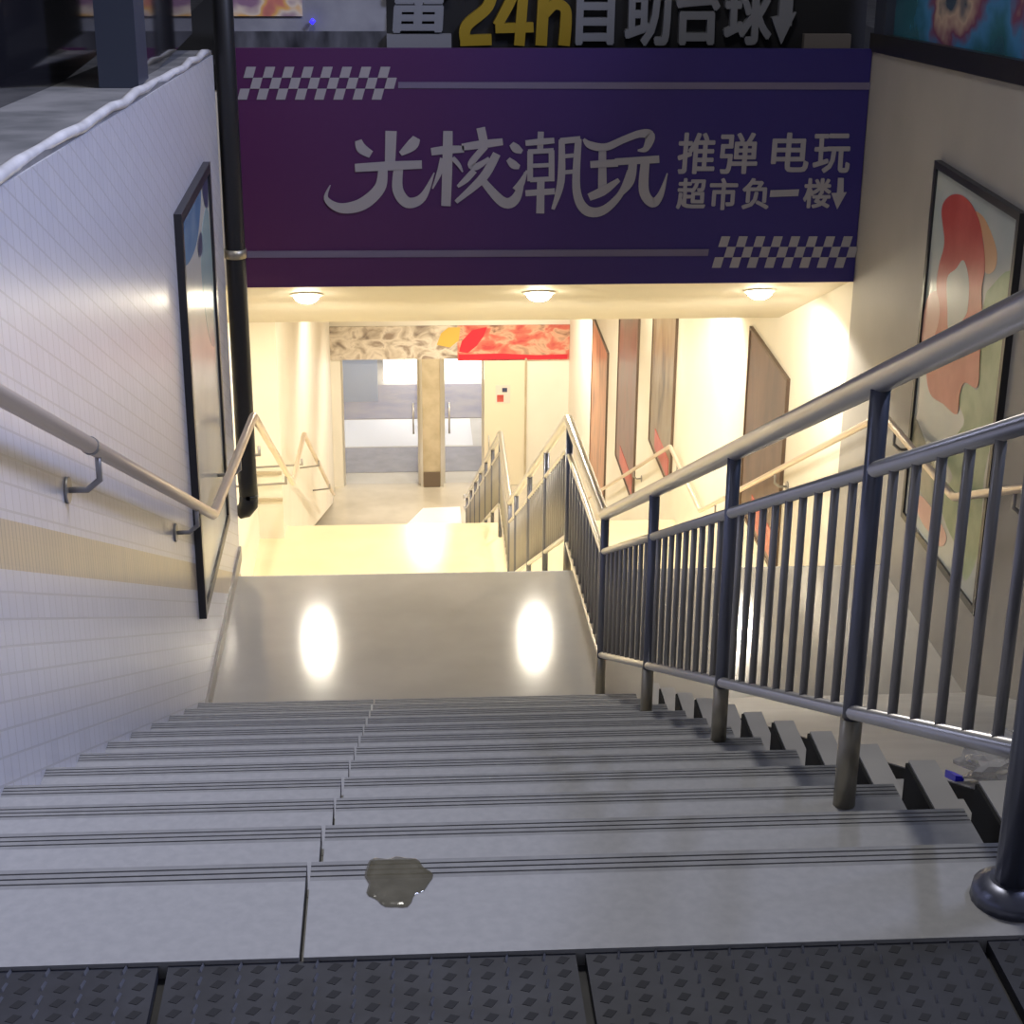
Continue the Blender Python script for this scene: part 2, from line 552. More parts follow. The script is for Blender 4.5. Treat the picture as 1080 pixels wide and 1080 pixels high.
RP = [(1.55, 0.86), (1.84, 0.812), (6.222, -1.213), (7.71, -1.318), (11.94, -3.385), (13.22, -3.285), (21.0, -6.86), (21.35, -6.95)]
rail = empty('stair_railing', (XM, 1.84, 0), 'stainless steel balustrade with vertical bars running down the stair centre', 'railing')
MB().tube(soften([(XM, y, z) for y, z in RP], 0.035), 0.0225, 18).build('handrail', M['steel'], rail)
MB().tube(soften([(XM, y, z - 0.155) for y, z in RP[1:]], 0.03), 0.0135, 12).build('mid_rail', M['steel'], rail)
MB().tube(soften([(XM, y, z - 0.60) for y, z in RP[1:-1]], 0.03), 0.0135, 12).build('bottom_rail', M['steel'], rail)
posts = [1.84, 2.625, 3.765, 4.957, 6.185, 7.62, 8.86, 10.05, 11.25, 11.95, 13.20, 14.4, 15.6, 16.8, 18.0, 19.2, 20.5]
for k, y in enumerate(posts):
    z0 = surface_z(y)
    if 1.9 < y < YN:
        z0 = surface_z(y)
    p = MB().tube([(XM, y, z0 - 0.001), (XM, y, rail_z(RP, y) - 0.012)], 0.0165 if k else 0.024, 14).build('post', M['steel_post'], rail)
    if k == 0:
        MB().tube([(XM, y, z0), (XM, y, z0 + 0.018), (XM, y, z0 + 0.03)], [0.052, 0.050, 0.03], 20).build('base_flange', M['steel_post'], p)
    elif k < 6:
        MB().tube([(XM, y, z0), (XM, y, rail_z(RP, y) - 0.61)], 0.0195, 14).build('foot_reflection', M['steel_reflect'], p)  # reflection on the lower post, built as an olive sleeve
ys = []
for a, b in zip(posts, posts[1:]):
    n = max(1, round((b - a) / 0.117))
    for j in range(1, n):
        ys.append(a + (b - a) * j / n)
ms_far = MB()
for k, y in enumerate(ys):
    zt = rail_z(RP, y)
    mb = MB() if k < 100 else ms_far
    mb.tube([(XM, y, zt - 0.598), (XM, y, zt - 0.158)], 0.0082, 10)
    if k < 100:
        mb.build('baluster', M['steel_bar'], rail)
fo = ms_far.build('far_balusters', M['steel_bar'], rail)
fo['kind'] = 'stuff'


def wall_rail(path, wall_x, brackets, label, r=0.019):
    e = empty('wall_handrail', path[0], label, 'handrail')
    MB().tube(soften(path, 0.03), r, 16).build('rail', M['steel_wr'], e)
    for (x, y, z) in brackets:
        s = 1 if x > wall_x else -1
        mb = MB()
        mb.tube([(x, y, z - 0.012), (x, y, z - 0.075), (x - s * 0.03, y, z - 0.10), (wall_x + s * 0.004, y, z - 0.10)], 0.0075, 10)
        mb.tube([(wall_x + s * 0.001, y, z - 0.10), (wall_x + s * 0.008, y, z - 0.10)], 0.032, 16)
        mb.build('bracket', M['steel_bar'], e)
    return e


M['steel_wr'] = new_mat('beige_reflection_steel', (0.74, 0.62, 0.50), 0.32, 0.55)  # beige that the steel reflects, put into its base colour
lx = XL + 0.08


def lz(y):
    return 0.31 - (y - 3.026) * 0.4713


e = wall_rail([(lx, 1.4, lz(1.4)), (lx, 6.10, lz(6.10)), (-0.668, 7.36, -1.170), (-0.84, 12.17, -3.295), (-0.84, 13.75, -3.45), (-0.84, 18.4, -5.73), (-0.84, 18.9, -5.96)], XL,
              [(lx, 2.2, lz(2.2)), (lx, 3.89, lz(3.89)), (lx, 5.62, lz(5.62)), (-0.689, 6.85, -1.158)],
              'steel handrail on the left wall beside the white tiles')
for y, z in ((9.26, -1.96), (11.2, -2.86), (13.0, -3.38), (15.5, -4.3), (17.5, -5.29)):
    xw = XTL if y < 13.24 else -1.0
    MB().tube([(-0.82, y, z - 0.02), (-0.82, y, z - 0.07), (xw, y, z - 0.09)], 0.009, 8).build('bracket', M['steel_bar'], e)
for y in (3.80, ):
    MB().tube([(lx, y, lz(y)), (lx, y + 0.02, lz(y + 0.02))], 0.0215, 16).build('joint_ring', M['steel_bar'], e)
rx = XR - 0.08
e2 = wall_rail([(rx, 1.6, 0.84), (rx, 6.33, -1.205), (rx, 7.40, -1.215), (rx, 11.9, -3.46), (rx, 13.4, -3.48), (rx, 20.0, -6.54)], XR,
               [(rx, 2.4, 0.50), (rx, 4.0, -0.19), (rx, 5.68, -0.92), (rx, 7.20, -1.213), (rx, 9.5, -2.26), (rx, 11.3, -3.16), (rx, 13.0, -3.475), (rx, 15.5, -4.45)],
               'steel handrail on the right wall below the red poster', 0.017)

# ------------------------------------------------------------------ recessed ceiling lights
M['lamp'] = new_mat('lamp_glow', (1, 1, 1), 0.5, emit=(1.0, 0.90, 0.70), es=28)
M['lamp_trim'] = new_mat('white_lamp_trim', (0.85, 0.80, 0.70), 0.4)


def downlight(x, y, label, z=None, slope=True, power=60, tilt=True):
    z = SO(y) if z is None else z
    nrm = Vector((0, -0.392, -1)).normalized() if tilt else Vector((0, 0, -1))
    e = empty('ceiling_light', (x, y, z), label, 'ceiling light', 'round recessed lights in the passage ceiling')
    c = Vector((x, y, z))
    R = nrm.to_track_quat('Z', 'Y').to_matrix()
    seg = 28
    vs, fs = [], []
    prof = [(0.085, -0.004), (0.085, 0.008), (0.072, 0.011), (0.066, 0.004)]
    for r_, h in prof:
        for j in range(seg):
            a = 2 * math.pi * j / seg
            vs.append(c + R @ Vector((r_ * math.cos(a), r_ * math.sin(a), h)))
    for i in range(len(prof) - 1):
        for j in range(seg):
            fs.append((i * seg + j, i * seg + (j + 1) % seg, (i + 1) * seg + (j + 1) % seg, (i + 1) * seg + j))
    MB().add(vs, fs).build('trim_ring', M['lamp_trim'], e)
    vs, fs = [], []
    dome = [(0.067, -0.002), (0.067, 0.010), (0.060, 0.026), (0.046, 0.039), (0.026, 0.047), (0.006, 0.050)]  # bulge shaped to imitate the bloom around the lamp face
    for r_, h in dome:
        for j in range(seg):
            a = 2 * math.pi * j / seg
            vs.append(c + R @ Vector((r_ * math.cos(a), r_ * math.sin(a), h)))
    for i in range(len(dome) - 1):
        for j in range(seg):
            fs.append((i * seg + j, i * seg + (j + 1) % seg, (i + 1) * seg + (j + 1) % seg, (i + 1) * seg + j))
    fs.append(tuple((len(dome) - 1) * seg + j for j in range(seg)))
    fs.append(tuple(range(seg))[::-1])
    MB().add(vs, fs).build('diffuser', M['lamp'], e)
    l = lamp('downlight_bulb', 'SPOT', c + nrm * 0.13, c + nrm * 0.13 + Vector((0, 0, -1)), power, (1.0, 0.92, 0.78), spot_size=3.1, spot_blend=0.15, shadow_soft_size=0.05)
    return e


downlight(-0.496, 8.765, 'leftmost round recessed light in the sloping soffit, over the left wall', power=21)
downlight(0.70, 8.765, 'middle round recessed light in the sloping soffit, under the banner centre', power=21)
downlight(1.853, 8.765, 'rightmost round recessed light in the sloping soffit, near the right wall', power=21)
# further lamps in the ceiling the soffit hides
for (x, y, z, p) in ((-0.3, 11.3, -1.52, 80), (1.75, 11.6, -1.52, 80), (0.6, 12.9, -1.45, 80), (1.9, 14.8, -1.85, 90), (0.2, 17.0, -2.6, 140), (1.2, 20.5, -3.75, 200)):
    lamp('passage_lamp', 'SPOT', (x, y, z), (x, y, z - 1), p, (1.0, 0.92, 0.77), spot_size=2.6, spot_blend=0.5, shadow_soft_size=0.10)

# ------------------------------------------------------------------ printed artwork helpers
def hom(h):
    def f(x, y):
        w = h[6] * x + h[7] * y + 1
        return (h[0] * x + h[1] * y + h[2]) / w, (h[3] * x + h[4] * y + h[5]) / w
    return f


# plane maps of the two fascia boards (units are image pixels, projected through the camera)
BAN = hom((0.00432935, -6.95142e-05, -1.82004, -9.08506e-06, -0.00427488, 0.501945, -3.19877e-05, -0.000189751))
SGN = hom((0.00447366, -7.18314e-05, -1.8807, -8.03288e-06, -0.00440934, 0.476317, -3.19877e-05, -0.000189751))


def catmull(pts, n=6):
    if len(pts) < 3:
        return [tuple(a + (b - a) * k / n for a, b in zip(pts[0], pts[1])) for k in range(n + 1)]
    P = [pts[0]] + list(pts) + [pts[-1]]
    out = []
    for i in range(1, len(P) - 2):
        p0, p1, p2, p3 = P[i - 1:i + 3]
        for k in range(n):
            t = k / n
            out.append(tuple(0.5 * (2 * b + (c - a) * t + (2 * a - 5 * b + 4 * c - d) * t * t + (3 * b - a - 3 * c + d) * t ** 3)
                             for a, b, c, d in zip(p0, p1, p2, p3)))
    out.append(tuple(pts[-1]))
    return out


def stroke2d(pts):
    """(x, y, width) control points -> closed outline"""
    c = catmull(pts)
    Lf, Rt = [], []
    for i, (x, y, w) in enumerate(c):
        a = c[max(0, i - 1)]
        b = c[min(len(c) - 1, i + 1)]
        dx, dy = b[0] - a[0], b[1] - a[1]
        l = math.hypot(dx, dy) or 1
        nx, ny = -dy / l, dx / l
        h = max(w, .3) / 2
        Lf.append((x + nx * h, y + ny * h))
        Rt.append((x - nx * h, y - ny * h))
    return Lf, Rt


def add_stroke(mb, pts, place, mi=0):
    """place(x, y, k): image pixels -> 3D point, k=0 front, k=1 back"""
    Lf, Rt = stroke2d(pts)
    n = len(Lf)
    vs = [place(x, y, 0) for x, y in Lf] + [place(x, y, 0) for x, y in Rt] + [place(x, y, 1) for x, y in Lf] + [place(x, y, 1) for x, y in Rt]
    fs = []
    for i in range(n - 1):
        fs.append((i, i + 1, n + i + 1, n + i))
        fs.append((2 * n + i, 3 * n + i, 3 * n + i + 1, 2 * n + i + 1))
        fs.append((i, 2 * n + i, 2 * n + i + 1, i + 1))
        fs.append((n + i, n + i + 1, 3 * n + i + 1, 3 * n + i))
    fs.append((0, n, 3 * n, 2 * n))
    fs.append((n - 1, 3 * n - 1, 4 * n - 1, 2 * n - 1))
    mb.add(vs, fs, mi)


def add_poly(mb, poly, place, mi=0):
    mb.hexa([place(x, y, 0) for x, y in poly], [place(x, y, 1) for x, y in poly], mi)


def text_into(mb, s, rect, place, bold=0.02, shear=0.0, mi=0, fat=1.0):
    """lettering stretched to rect (x0, y0, x1, y1) in image pixels"""
    cu = bpy.data.curves.new('glyphs', 'FONT')
    cu.body = s
    cu.offset = 0.0
    cu.shear = shear
    cu.resolution_u = 3
    cu.fill_mode = 'FRONT'
    ob = bpy.data.objects.new('glyphs', cu)
    COL.objects.link(ob)
    dg = bpy.context.evaluated_depsgraph_get()
    me = bpy.data.meshes.new_from_object(ob.evaluated_get(dg))
    bpy.data.objects.remove(ob)
    bpy.data.curves.remove(cu)
    if not me.vertices:
        return
    xs = [v.co.x for v in me.vertices]
    yy = [v.co.y for v in me.vertices]
    ax, bx, ay, by = min(xs), max(xs), min(yy), max(yy)
    x0, y0, x1, y1 = rect
    m2 = []
    for v in me.vertices:
        m2.append((x0 + (v.co.x - ax) / (bx - ax) * (x1 - x0), y1 + (v.co.y - ay) / (by - ay or 1) * (y0 - y1)))
    n = len(m2)
    fs = []
    cnt = {}
    for p in me.polygons:
        vv = list(p.vertices)
        fs.append(vv)
        for a, b in zip(vv, vv[1:] + vv[:1]):
            cnt[(a, b)] = 1
    for (a, b) in cnt:
        if (b, a) not in cnt:
            fs.append((a, b, b + n, a + n))
    # a bolder face: the glyph repeated around its own outline, each copy a hair further out
    for k in range(7):
        dx, dy = (0, 0) if k == 0 else (fat * math.cos(k * math.pi / 3), fat * math.sin(k * math.pi / 3))
        vs = []
        for q in (0, 1):
            for x, y in m2:
                P = place(x + dx, y + dy, q)
                vs.append((P[0], P[1] - (0.00015 * k if q == 0 else 0), P[2]))
        mb.add(vs, fs, mi)
    bpy.data.meshes.remove(me)


# ------------------------------------------------------------------ purple banner
def banner_mat():
    m = new_mat('purple_banner_print', (0.1, 0.05, 0.4), 0.45)
    t, N, L, b = nt(m)
    tc = N.new('ShaderNodeTexCoord')
    sp = N.new('ShaderNodeSeparateXYZ')
    L.new(tc.outputs['Object'], sp.inputs[0])
    mr = N.new('ShaderNodeMapRange')
    mr.inputs[1].default_value = -0.8
    mr.inputs[2].default_value = 2.25
    L.new(sp.outputs[0], mr.inputs[0])
    cr = N.new('ShaderNodeValToRGB')
    E = cr.color_ramp.elements
    E[0].position, E[0].color = 0.0, (0.070, 0.012, 0.070, 1)
    E[1].position, E[1].color = 1.0, (0.020, 0.014, 0.135, 1)
    for p, c in ((0.3, (0.054, 0.012, 0.08)), (0.55, (0.034, 0.014, 0.112)), (0.75, (0.024, 0.014, 0.128))):
        e = E.new(p); e.color = (*c, 1)
    L.new(mr.outputs[0], cr.inputs[0])
    L.new(cr.outputs[0], b.inputs['Base Color'])
    return m


M['print_white'] = new_mat('banner_white_print', (0.29, 0.275, 0.30), 0.5)
M['print_lilac'] = new_mat('banner_lilac_print', (0.135, 0.115, 0.19), 0.5)
YB = 8.385
ban = empty('shop_banner', (0.72, YB, -0.845), 'wide purple banner with white Chinese lettering above the stair passage', 'banner')
MB().hexa([(XL + 0.01, YB, 0.29), (XR - 0.004, YB, 0.285), (XR - 0.004, YB, -0.846), (XL - 0.0, YB, -0.85)],
          [(XL + 0.01, YB + .025, 0.29), (XR - 0.004, YB + .03, 0.285), (XR - 0.004, YB + .03, -0.846), (XL - 0.0, YB + .03, -0.85)]).build('banner_board', banner_mat(), ban)


def on_ban(x, y, k):
    X, Z = BAN(x, y)
    return (X, YB - 0.004 + 0.0035 * k, Z)


def cpx(cx, cy):
    return 340 + 0.3519 * cx, 120 + 0.3519 * cy


title = [
    # guang
    [(206, 50, 34), (204, 110, 32), (202, 168, 30)],
    [(108, 78, 20), (118, 102, 30), (146, 120, 22)],
    [(282, 70, 24), (268, 92, 34), (234, 118, 14)],
    [(98, 160, 24), (200, 154, 26), (298, 150, 24)],
    [(182, 165, 28), (172, 220, 34), (120, 268, 36), (55, 280, 28), (12, 252, 14), (24, 212, 3)],
    [(228, 160, 28), (226, 225, 32), (255, 264, 32), (300, 248, 24), (335, 175, 3)],
    # he
    [(326, 112, 22), (372, 106, 24), (424, 104, 20)],
    [(376, 50, 28), (374, 160, 30), (370, 274, 28)],
    [(362, 132, 20), (350, 175, 16), (330, 222, 4)],
    [(390, 130, 14), (408, 150, 12), (420, 172, 4)],
    [(474, 40, 26), (482, 78, 26)],
    [(418, 98, 20), (475, 90, 24), (540, 82, 20)],
    [(488, 95, 20), (446, 146, 20), (462, 156, 20), (500, 132, 12)],
    [(522, 118, 24), (480, 190, 26), (400, 262, 12)],
    [(455, 168, 18), (430, 195, 18), (405, 216, 8)],
    [(478, 196, 20), (540, 262, 30), (580, 250, 28), (606, 172, 3)],
    # chao
    [(566, 88, 16), (580, 102, 26), (598, 112, 12)],
    [(556, 134, 14), (572, 150, 24), (590, 158, 12)],
    [(580, 228, 26), (596, 204, 20), (612, 168, 5)],
    [(608, 86, 16), (650, 82, 18), (694, 78, 16)],
    [(654, 52, 18), (652, 104, 18)],
    [(622, 110, 17), (622, 200, 17)],
    [(686, 108, 17), (686, 200, 17)],
    [(616, 112, 14), (692, 108, 14)],
    [(622, 154, 12), (686, 151, 12)],
    [(622, 196, 14), (686, 193, 14)],
    [(608, 236, 18), (696, 230, 18)],
    [(654, 198, 22), (652, 296, 24)],
    [(716, 76, 18), (714, 200, 22), (690, 284, 10)],
    [(712, 80, 18), (772, 74, 18)],
    [(718, 126, 12), (764, 122, 12)],
    [(718, 174, 12), (764, 170, 12)],
    [(766, 74, 20), (760, 220, 24), (786, 284, 30), (838, 288, 26), (892, 238, 18), (918, 168, 12)],
    # wan
    [(782, 74, 8), (802, 92, 22), (848, 98, 22), (900, 76, 20), (950, 58, 22), (980, 64, 30), (968, 102, 18), (944, 108, 5)],
    [(802, 150, 20), (884, 145, 22)],
    [(838, 100, 22), (838, 226, 26)],
    [(798, 248, 22), (842, 228, 26), (888, 196, 12)],
    [(876, 142, 20), (1008, 134, 22)],
    [(930, 142, 24), (920, 200, 26), (890, 240, 14)],
    [(966, 140, 26), (962, 228, 30), (988, 264, 28), (1012, 240, 18), (1032, 176, 3)],
]
mb = MB()
for k, st in enumerate(title):
    kk = 0.0009 * (k % 5)
    add_stroke(mb, [(*cpx(x, y), w * 0.3519) for x, y, w in st], lambda x, y, q, kk=kk: (BAN(x, y)[0], YB - 0.004 - kk + (0.0035 + kk) * q, BAN(x, y)[1]))
mb.build('title_lettering', M['print_white'], ban)
mb = MB()
for s, r in (('推', (714, 139, 754, 183)), ('弹', (758, 139, 798, 183)), ('电', (812, 139, 852, 181)), ('玩', (856, 140, 896, 182)),
             ('超', (712, 187, 744, 220)), ('市', (748, 187, 778, 221)), ('负', (781, 187, 810, 220)), ('楼', (846, 187, 876, 219))):
    text_into(mb, s, (r[0] + 1, r[1] + 1, r[2] - 1, r[3] - 1), on_ban, 0.022, 0.08, fat=0.9)
add_poly(mb, [(812, 200), (842, 199), (841, 206), (811, 207)], on_ban)
add_stroke(mb, [(886, 187, 6), (885, 208, 7)], on_ban)
add_poly(mb, [(876, 203), (892, 202), (882, 220)], lambda x, y, k: tuple(a - b for a, b in zip(on_ban(x, y, k), (0, .0006 * (1 - k), 0))))
mb.build('side_lettering', M['print_white'], ban)


def checks(mb, x0, y0, cw, ch, n, skew):
    for r in range(3):
        for c in range(n):
            a = x0 + cw * (2 * c + (0 if r != 1 else 1)) - skew * r
            yy = y0 + ch * r
            add_poly(mb, [(a + skew, yy), (a + cw + skew, yy - .0), (a + cw, yy + ch), (a, yy + ch)], on_ban)


mb = MB()
checks(mb, 257, 70, 10.1, 11.5, 8, 3.2)
mb.build('checker_marks', M['print_white'], ban)
mb = MB()
checks(mb, 757, 248.5, 9.2, 11.0, 8, 3.4)
mb.build('checker_marks', M['print_white'], ban)
mb = MB()
add_poly(mb, [(420, 86), (919, 86.5), (919, 94), (420, 92.5)], on_ban)
mb.build('ruled_line', M['print_lilac'], ban)
mb = MB()
add_poly(mb, [(261, 264), (747, 262), (746, 269), (261, 271)], on_ban)
mb.build('ruled_line', M['print_lilac'], ban)

# ------------------------------------------------------------------ billiard sign on the roof edge
M['sign_white'] = new_mat('sign_grey_letters', (0.20, 0.205, 0.23), 0.45)
M['sign_yellow'] = new_mat('sign_yellow_letters', (0.30, 0.20, 0.012), 0.45)
M['sign_black'] = new_mat('sign_black_board', (0.008, 0.008, 0.010), 0.5)
YS = 8.68
sg = empty('billiard_sign', (0.9, YS, 0.2), 'black sign with grey and yellow block letters above purple banner', 'sign')


def on_sgn(x, y, k):
    X, Z = SGN(x, y)
    return (X, YS - 0.045 + 0.045 * k, Z)


MB().box(0.0, 2.28, YS, YS + 0.08, 0.2, 0.95).build('sign_board', M['sign_black'], sg)
for s_, r in (('雷', (410, -28, 475, 34)), ('自', (606, -26, 648, 47)), ('助', (658, -28, 707, 48)), ('台', (712, -28, 758, 47)), ('球', (762, -28, 812, 47))):
    mb = MB()
    text_into(mb, s_, (r[0] + 1.5, r[1] + 2, r[2] - 1.5, r[3] - 2), on_sgn, 0.02, 0.05, fat=1.8)
    mb.build('letter', M['sign_white'], sg)
mb = MB()
add_stroke(mb, [(829, -20, 14), (826, 26, 14)], on_sgn)
add_poly(mb, [(812, 18), (838, 12), (822, 46)], lambda x, y, k: tuple(a - b for a, b in zip(on_sgn(x, y, k), (0, .001 * (1 - k), 0))))
mb.build('arrow', M['sign_white'], sg)
for name_, sts in (('2', [[(487, -12, 11), (500, -24, 12), (517, -16, 12), (514, 6, 12), (492, 26, 12), (490, 41, 11)], [(485, 42, 11), (518, 41, 11)]]),
                   ('4', [[(548, -22, 10), (536, 4, 11), (524, 26, 10)], [(522, 29, 10), (562, 28, 10)], [(551, -4, 11), (547, 47, 11)]]),
                   ('h', [[(574, -25, 12), (570, 47, 12)], [(574, 14, 10), (584, 4, 11), (595, 8, 11), (596, 24, 12), (594, 47, 12)]])):
    mb = MB()
    for q_, st in enumerate(sts):
        add_stroke(mb, st, lambda x, y, k, q_=q_: tuple(a - b for a, b in zip(on_sgn(x, y, k), (0, .0012 * q_ * (1 - k), 0))))
    mb.build('yellow_letter', M['sign_yellow'], sg)
o = MB().box(-0.06, 0.25, YS - 0.07, YS - 0.002, 0.205, 0.325).build('sign_plinth', new_mat('grey_plinth', (0.20, 0.20, 0.22), 0.5), sg)
o = MB().box(1.97, 2.20, YS - 0.05, YS - 0.002, 0.24, 0.325).build('sign_ledge', new_mat('brown_ledge', (0.16, 0.14, 0.13), 0.6), sg)

# left shop fascia next to the sign
fa = empty('shop_fascia', (-0.4, YS + 0.02, 0.2), 'grey shop fascia with colourful picture strip left of billiard sign', 'fascia')
MB().box(-0.84, -0.06, YS, YS + 0.1, 0.335, 1.0).build('fascia_board', mottle(new_mat('grey_fascia', (0.26, 0.26, 0.29), 0.5), (0.22, 0.22, 0.25), (0.30, 0.30, 0.33), 6), fa)
MB().box(-0.84, -0.06, YS - 0.02, YS + 0.1, 0.2, 0.335).build('fascia_plinth', mottle(new_mat('dark_fascia_base', (0.06, 0.06, 0.07), 0.5), (0.02, 0.02, 0.025), (0.13, 0.13, 0.15), 9, 3, stretch=(1, 1, .4)), fa)
pm = multi_ramp(new_mat('picture_strip_print', (0.5, 0.3, 0.2), 0.4, emit=(0, 0, 0)),
                [(0.30, (0.35, 0.13, 0.11)), (0.42, (0.60, 0.20, 0.15)), (0.50, (0.75, 0.42, 0.12)), (0.56, (0.7, 0.58, 0.46)), (0.66, (0.28, 0.16, 0.24))], 7, 2)
MB().box(-0.82, -0.46, YS - 0.012, YS - 0.001, 0.405, 0.85).build('picture_strip', pm, fa)
o = MB().tube([(-0.42, YS - 0.035, 0.375), (-0.405, YS - 0.035, 0.392)], 0.011, 10).build('indicator_lamp', new_mat('blue_led', (0.05, 0.05, 0.9), 0.4, emit=(0.03, 0.02, 1.0), es=1.2), fa)

# big dark building behind the sign
o = MB().box(-12, 14, 25.0, 25.5, -4.0, 9).build('wall_back', M['darkwall'])
struct(o, 'dark building front far behind the signs', 'wall')

# ------------------------------------------------------------------ lit display on the right wall
dm = new_mat('display_print', (0.02, 0.06, 0.10), 0.25)
multi_ramp(dm, [(0.28, (0.015, 0.04, 0.06)), (0.44, (0.02, 0.09, 0.12)), (0.53, (0.04, 0.15, 0.30)), (0.58, (0.13, 0.04, 0.08)), (0.63, (0.36, 0.26, 0.20)), (0.68, (0.03, 0.05, 0.08))], 1.3, 4, (1, 1.0, 1.5), 0.0)
t_, N_, L_, b_ = nt(dm)
L_.new(b_.inputs['Base Color'].links[0].from_socket, b_.inputs['Emission Color'])
b_.inputs['Emission Strength'].default_value = 0.06
dp = empty('display_board', (XR + 0.06, 6, 0.4), 'backlit teal picture board in black frame on the right wall', 'display')


def rbox(mb, x0, x1, y0, y1, a, b):
    mb.hexa([(x0, y0, topR(y0) + a), (x1, y0, topR(y0) + a), (x1, y1, topR(y1) + a), (x0, y1, topR(y1) + a)],
            [(x0, y0, topR(y0) + b), (x1, y0, topR(y0) + b), (x1, y1, topR(y1) + b), (x0, y1, topR(y1) + b)])
    return mb


rbox(MB(), XR + 0.035, XR + 0.09, 1.0, 8.18, 0.08, 2.0).build('picture_panel', dm, dp)
rbox(MB(), XR - 0.01, XR + 0.12, 1.0, 8.42, 0.0, 0.085).build('bottom_frame', M['black'], dp)
rbox(MB(), XR - 0.01, XR + 0.12, 8.18, 8.36, 0.085, 2.0).build('side_frame', M['postblue'], dp)

# ------------------------------------------------------------------ framed posters on the stairwell walls
def framed(name, wall_x, sgn, y0, y1, z0, z1, label, bg, strokes, mats, fr=0.035, cat='poster', slope=0.0, frame_mat='frame_black', rough=0.12):
    """strokes use u from the far edge to the near edge, v downwards"""
    e = empty(name, (wall_x, (y0 + y1) / 2, z0), label, cat)
    xa, xb = wall_x, wall_x + sgn * 0.018
    lo, hi = min(xa, xb), max(xa, xb)
    MB().box(lo, hi, y0 + fr * .6, y1 - fr * .6, z0 + fr * .6, z1 - fr * .6).build('picture', bg, e)
    xf = wall_x + sgn * 0.028
    mb = MB()
    for (a, b, c, d) in ((y0, y1, z1 - fr, z1), (y0, y1, z0, z0 + fr), (y0, y0 + fr, z0 + fr, z1 - fr), (y1 - fr, y1, z0 + fr, z1 - fr)):
        mb.box(min(wall_x, xf), max(wall_x, xf), a, b, c, d)
    mb.build('frame', M[frame_mat], e)
    def place(u, v, dep):
        y = min(max(y1 - fr - u * (y1 - y0 - 2 * fr), y0 + fr), y1 - fr)
        z = min(max(z1 - fr - v * (z1 - z0 - 2 * fr), z0 + fr), z1 - fr)
        return (wall_x + sgn * dep, y, z)
    for k, (name_, col, polys) in enumerate(strokes):
        for pol in polys:
            mb = MB()
            P = [pol[-1]] + list(pol) + [pol[0], pol[1]]
            out = []
            for i in range(1, len(P) - 2):
                p0, p1, p2, p3 = P[i - 1:i + 3]
                for q in range(5):
                    t = q / 5
                    out.append(tuple(0.5 * (2 * b + (c - a) * t + (2 * a - 5 * b + 4 * c - d) * t * t + (3 * b - a - 3 * c + d) * t ** 3) for a, b, c, d in zip(p0, p1, p2, p3)))
            mb.hexa([place(u, v, 0.0182 + .0006 * k) for u, v in out], [place(u, v, 0.0175 + .0006 * k) for u, v in out])
            mb.build(name_, mats[col], e)
    return e


pc = {
    'red': mottle(new_mat('poster_red', (0.55, 0.10, 0.08), 0.3), (0.46, 0.06, 0.05), (0.55, 0.11, 0.09), 6),
    'orange': new_mat('poster_orange', (0.60, 0.34, 0.18), 0.3),
    'pink': new_mat('poster_pink', (0.62, 0.33, 0.28), 0.3),
    'green': mottle(new_mat('poster_green', (0.26, 0.36, 0.20), 0.3), (0.16, 0.26, 0.13), (0.28, 0.38, 0.22), 7),
    'olive': mottle(new_mat('poster_olive', (0.30, 0.30, 0.2), 0.3), (0.24, 0.25, 0.17), (0.40, 0.37, 0.27), 7),
    'sky': mottle(new_mat('poster_sky', (0.16, 0.30, 0.44), 0.2), (0.13, 0.26, 0.42), (0.22, 0.36, 0.48), 4),
    'pale': new_mat('poster_pale_gap', (0.50, 0.52, 0.48), 0.3),
    'dark': new_mat('poster_dark_blue', (0.05, 0.06, 0.12), 0.3),
    'teal': new_mat('poster_teal', (0.36, 0.50, 0.50), 0.2),
}
rbg = mottle(new_mat('right_poster_paper', (0.45, 0.5, 0.48), 0.2), (0.42, 0.47, 0.46), (0.54, 0.55, 0.52), 2.5)
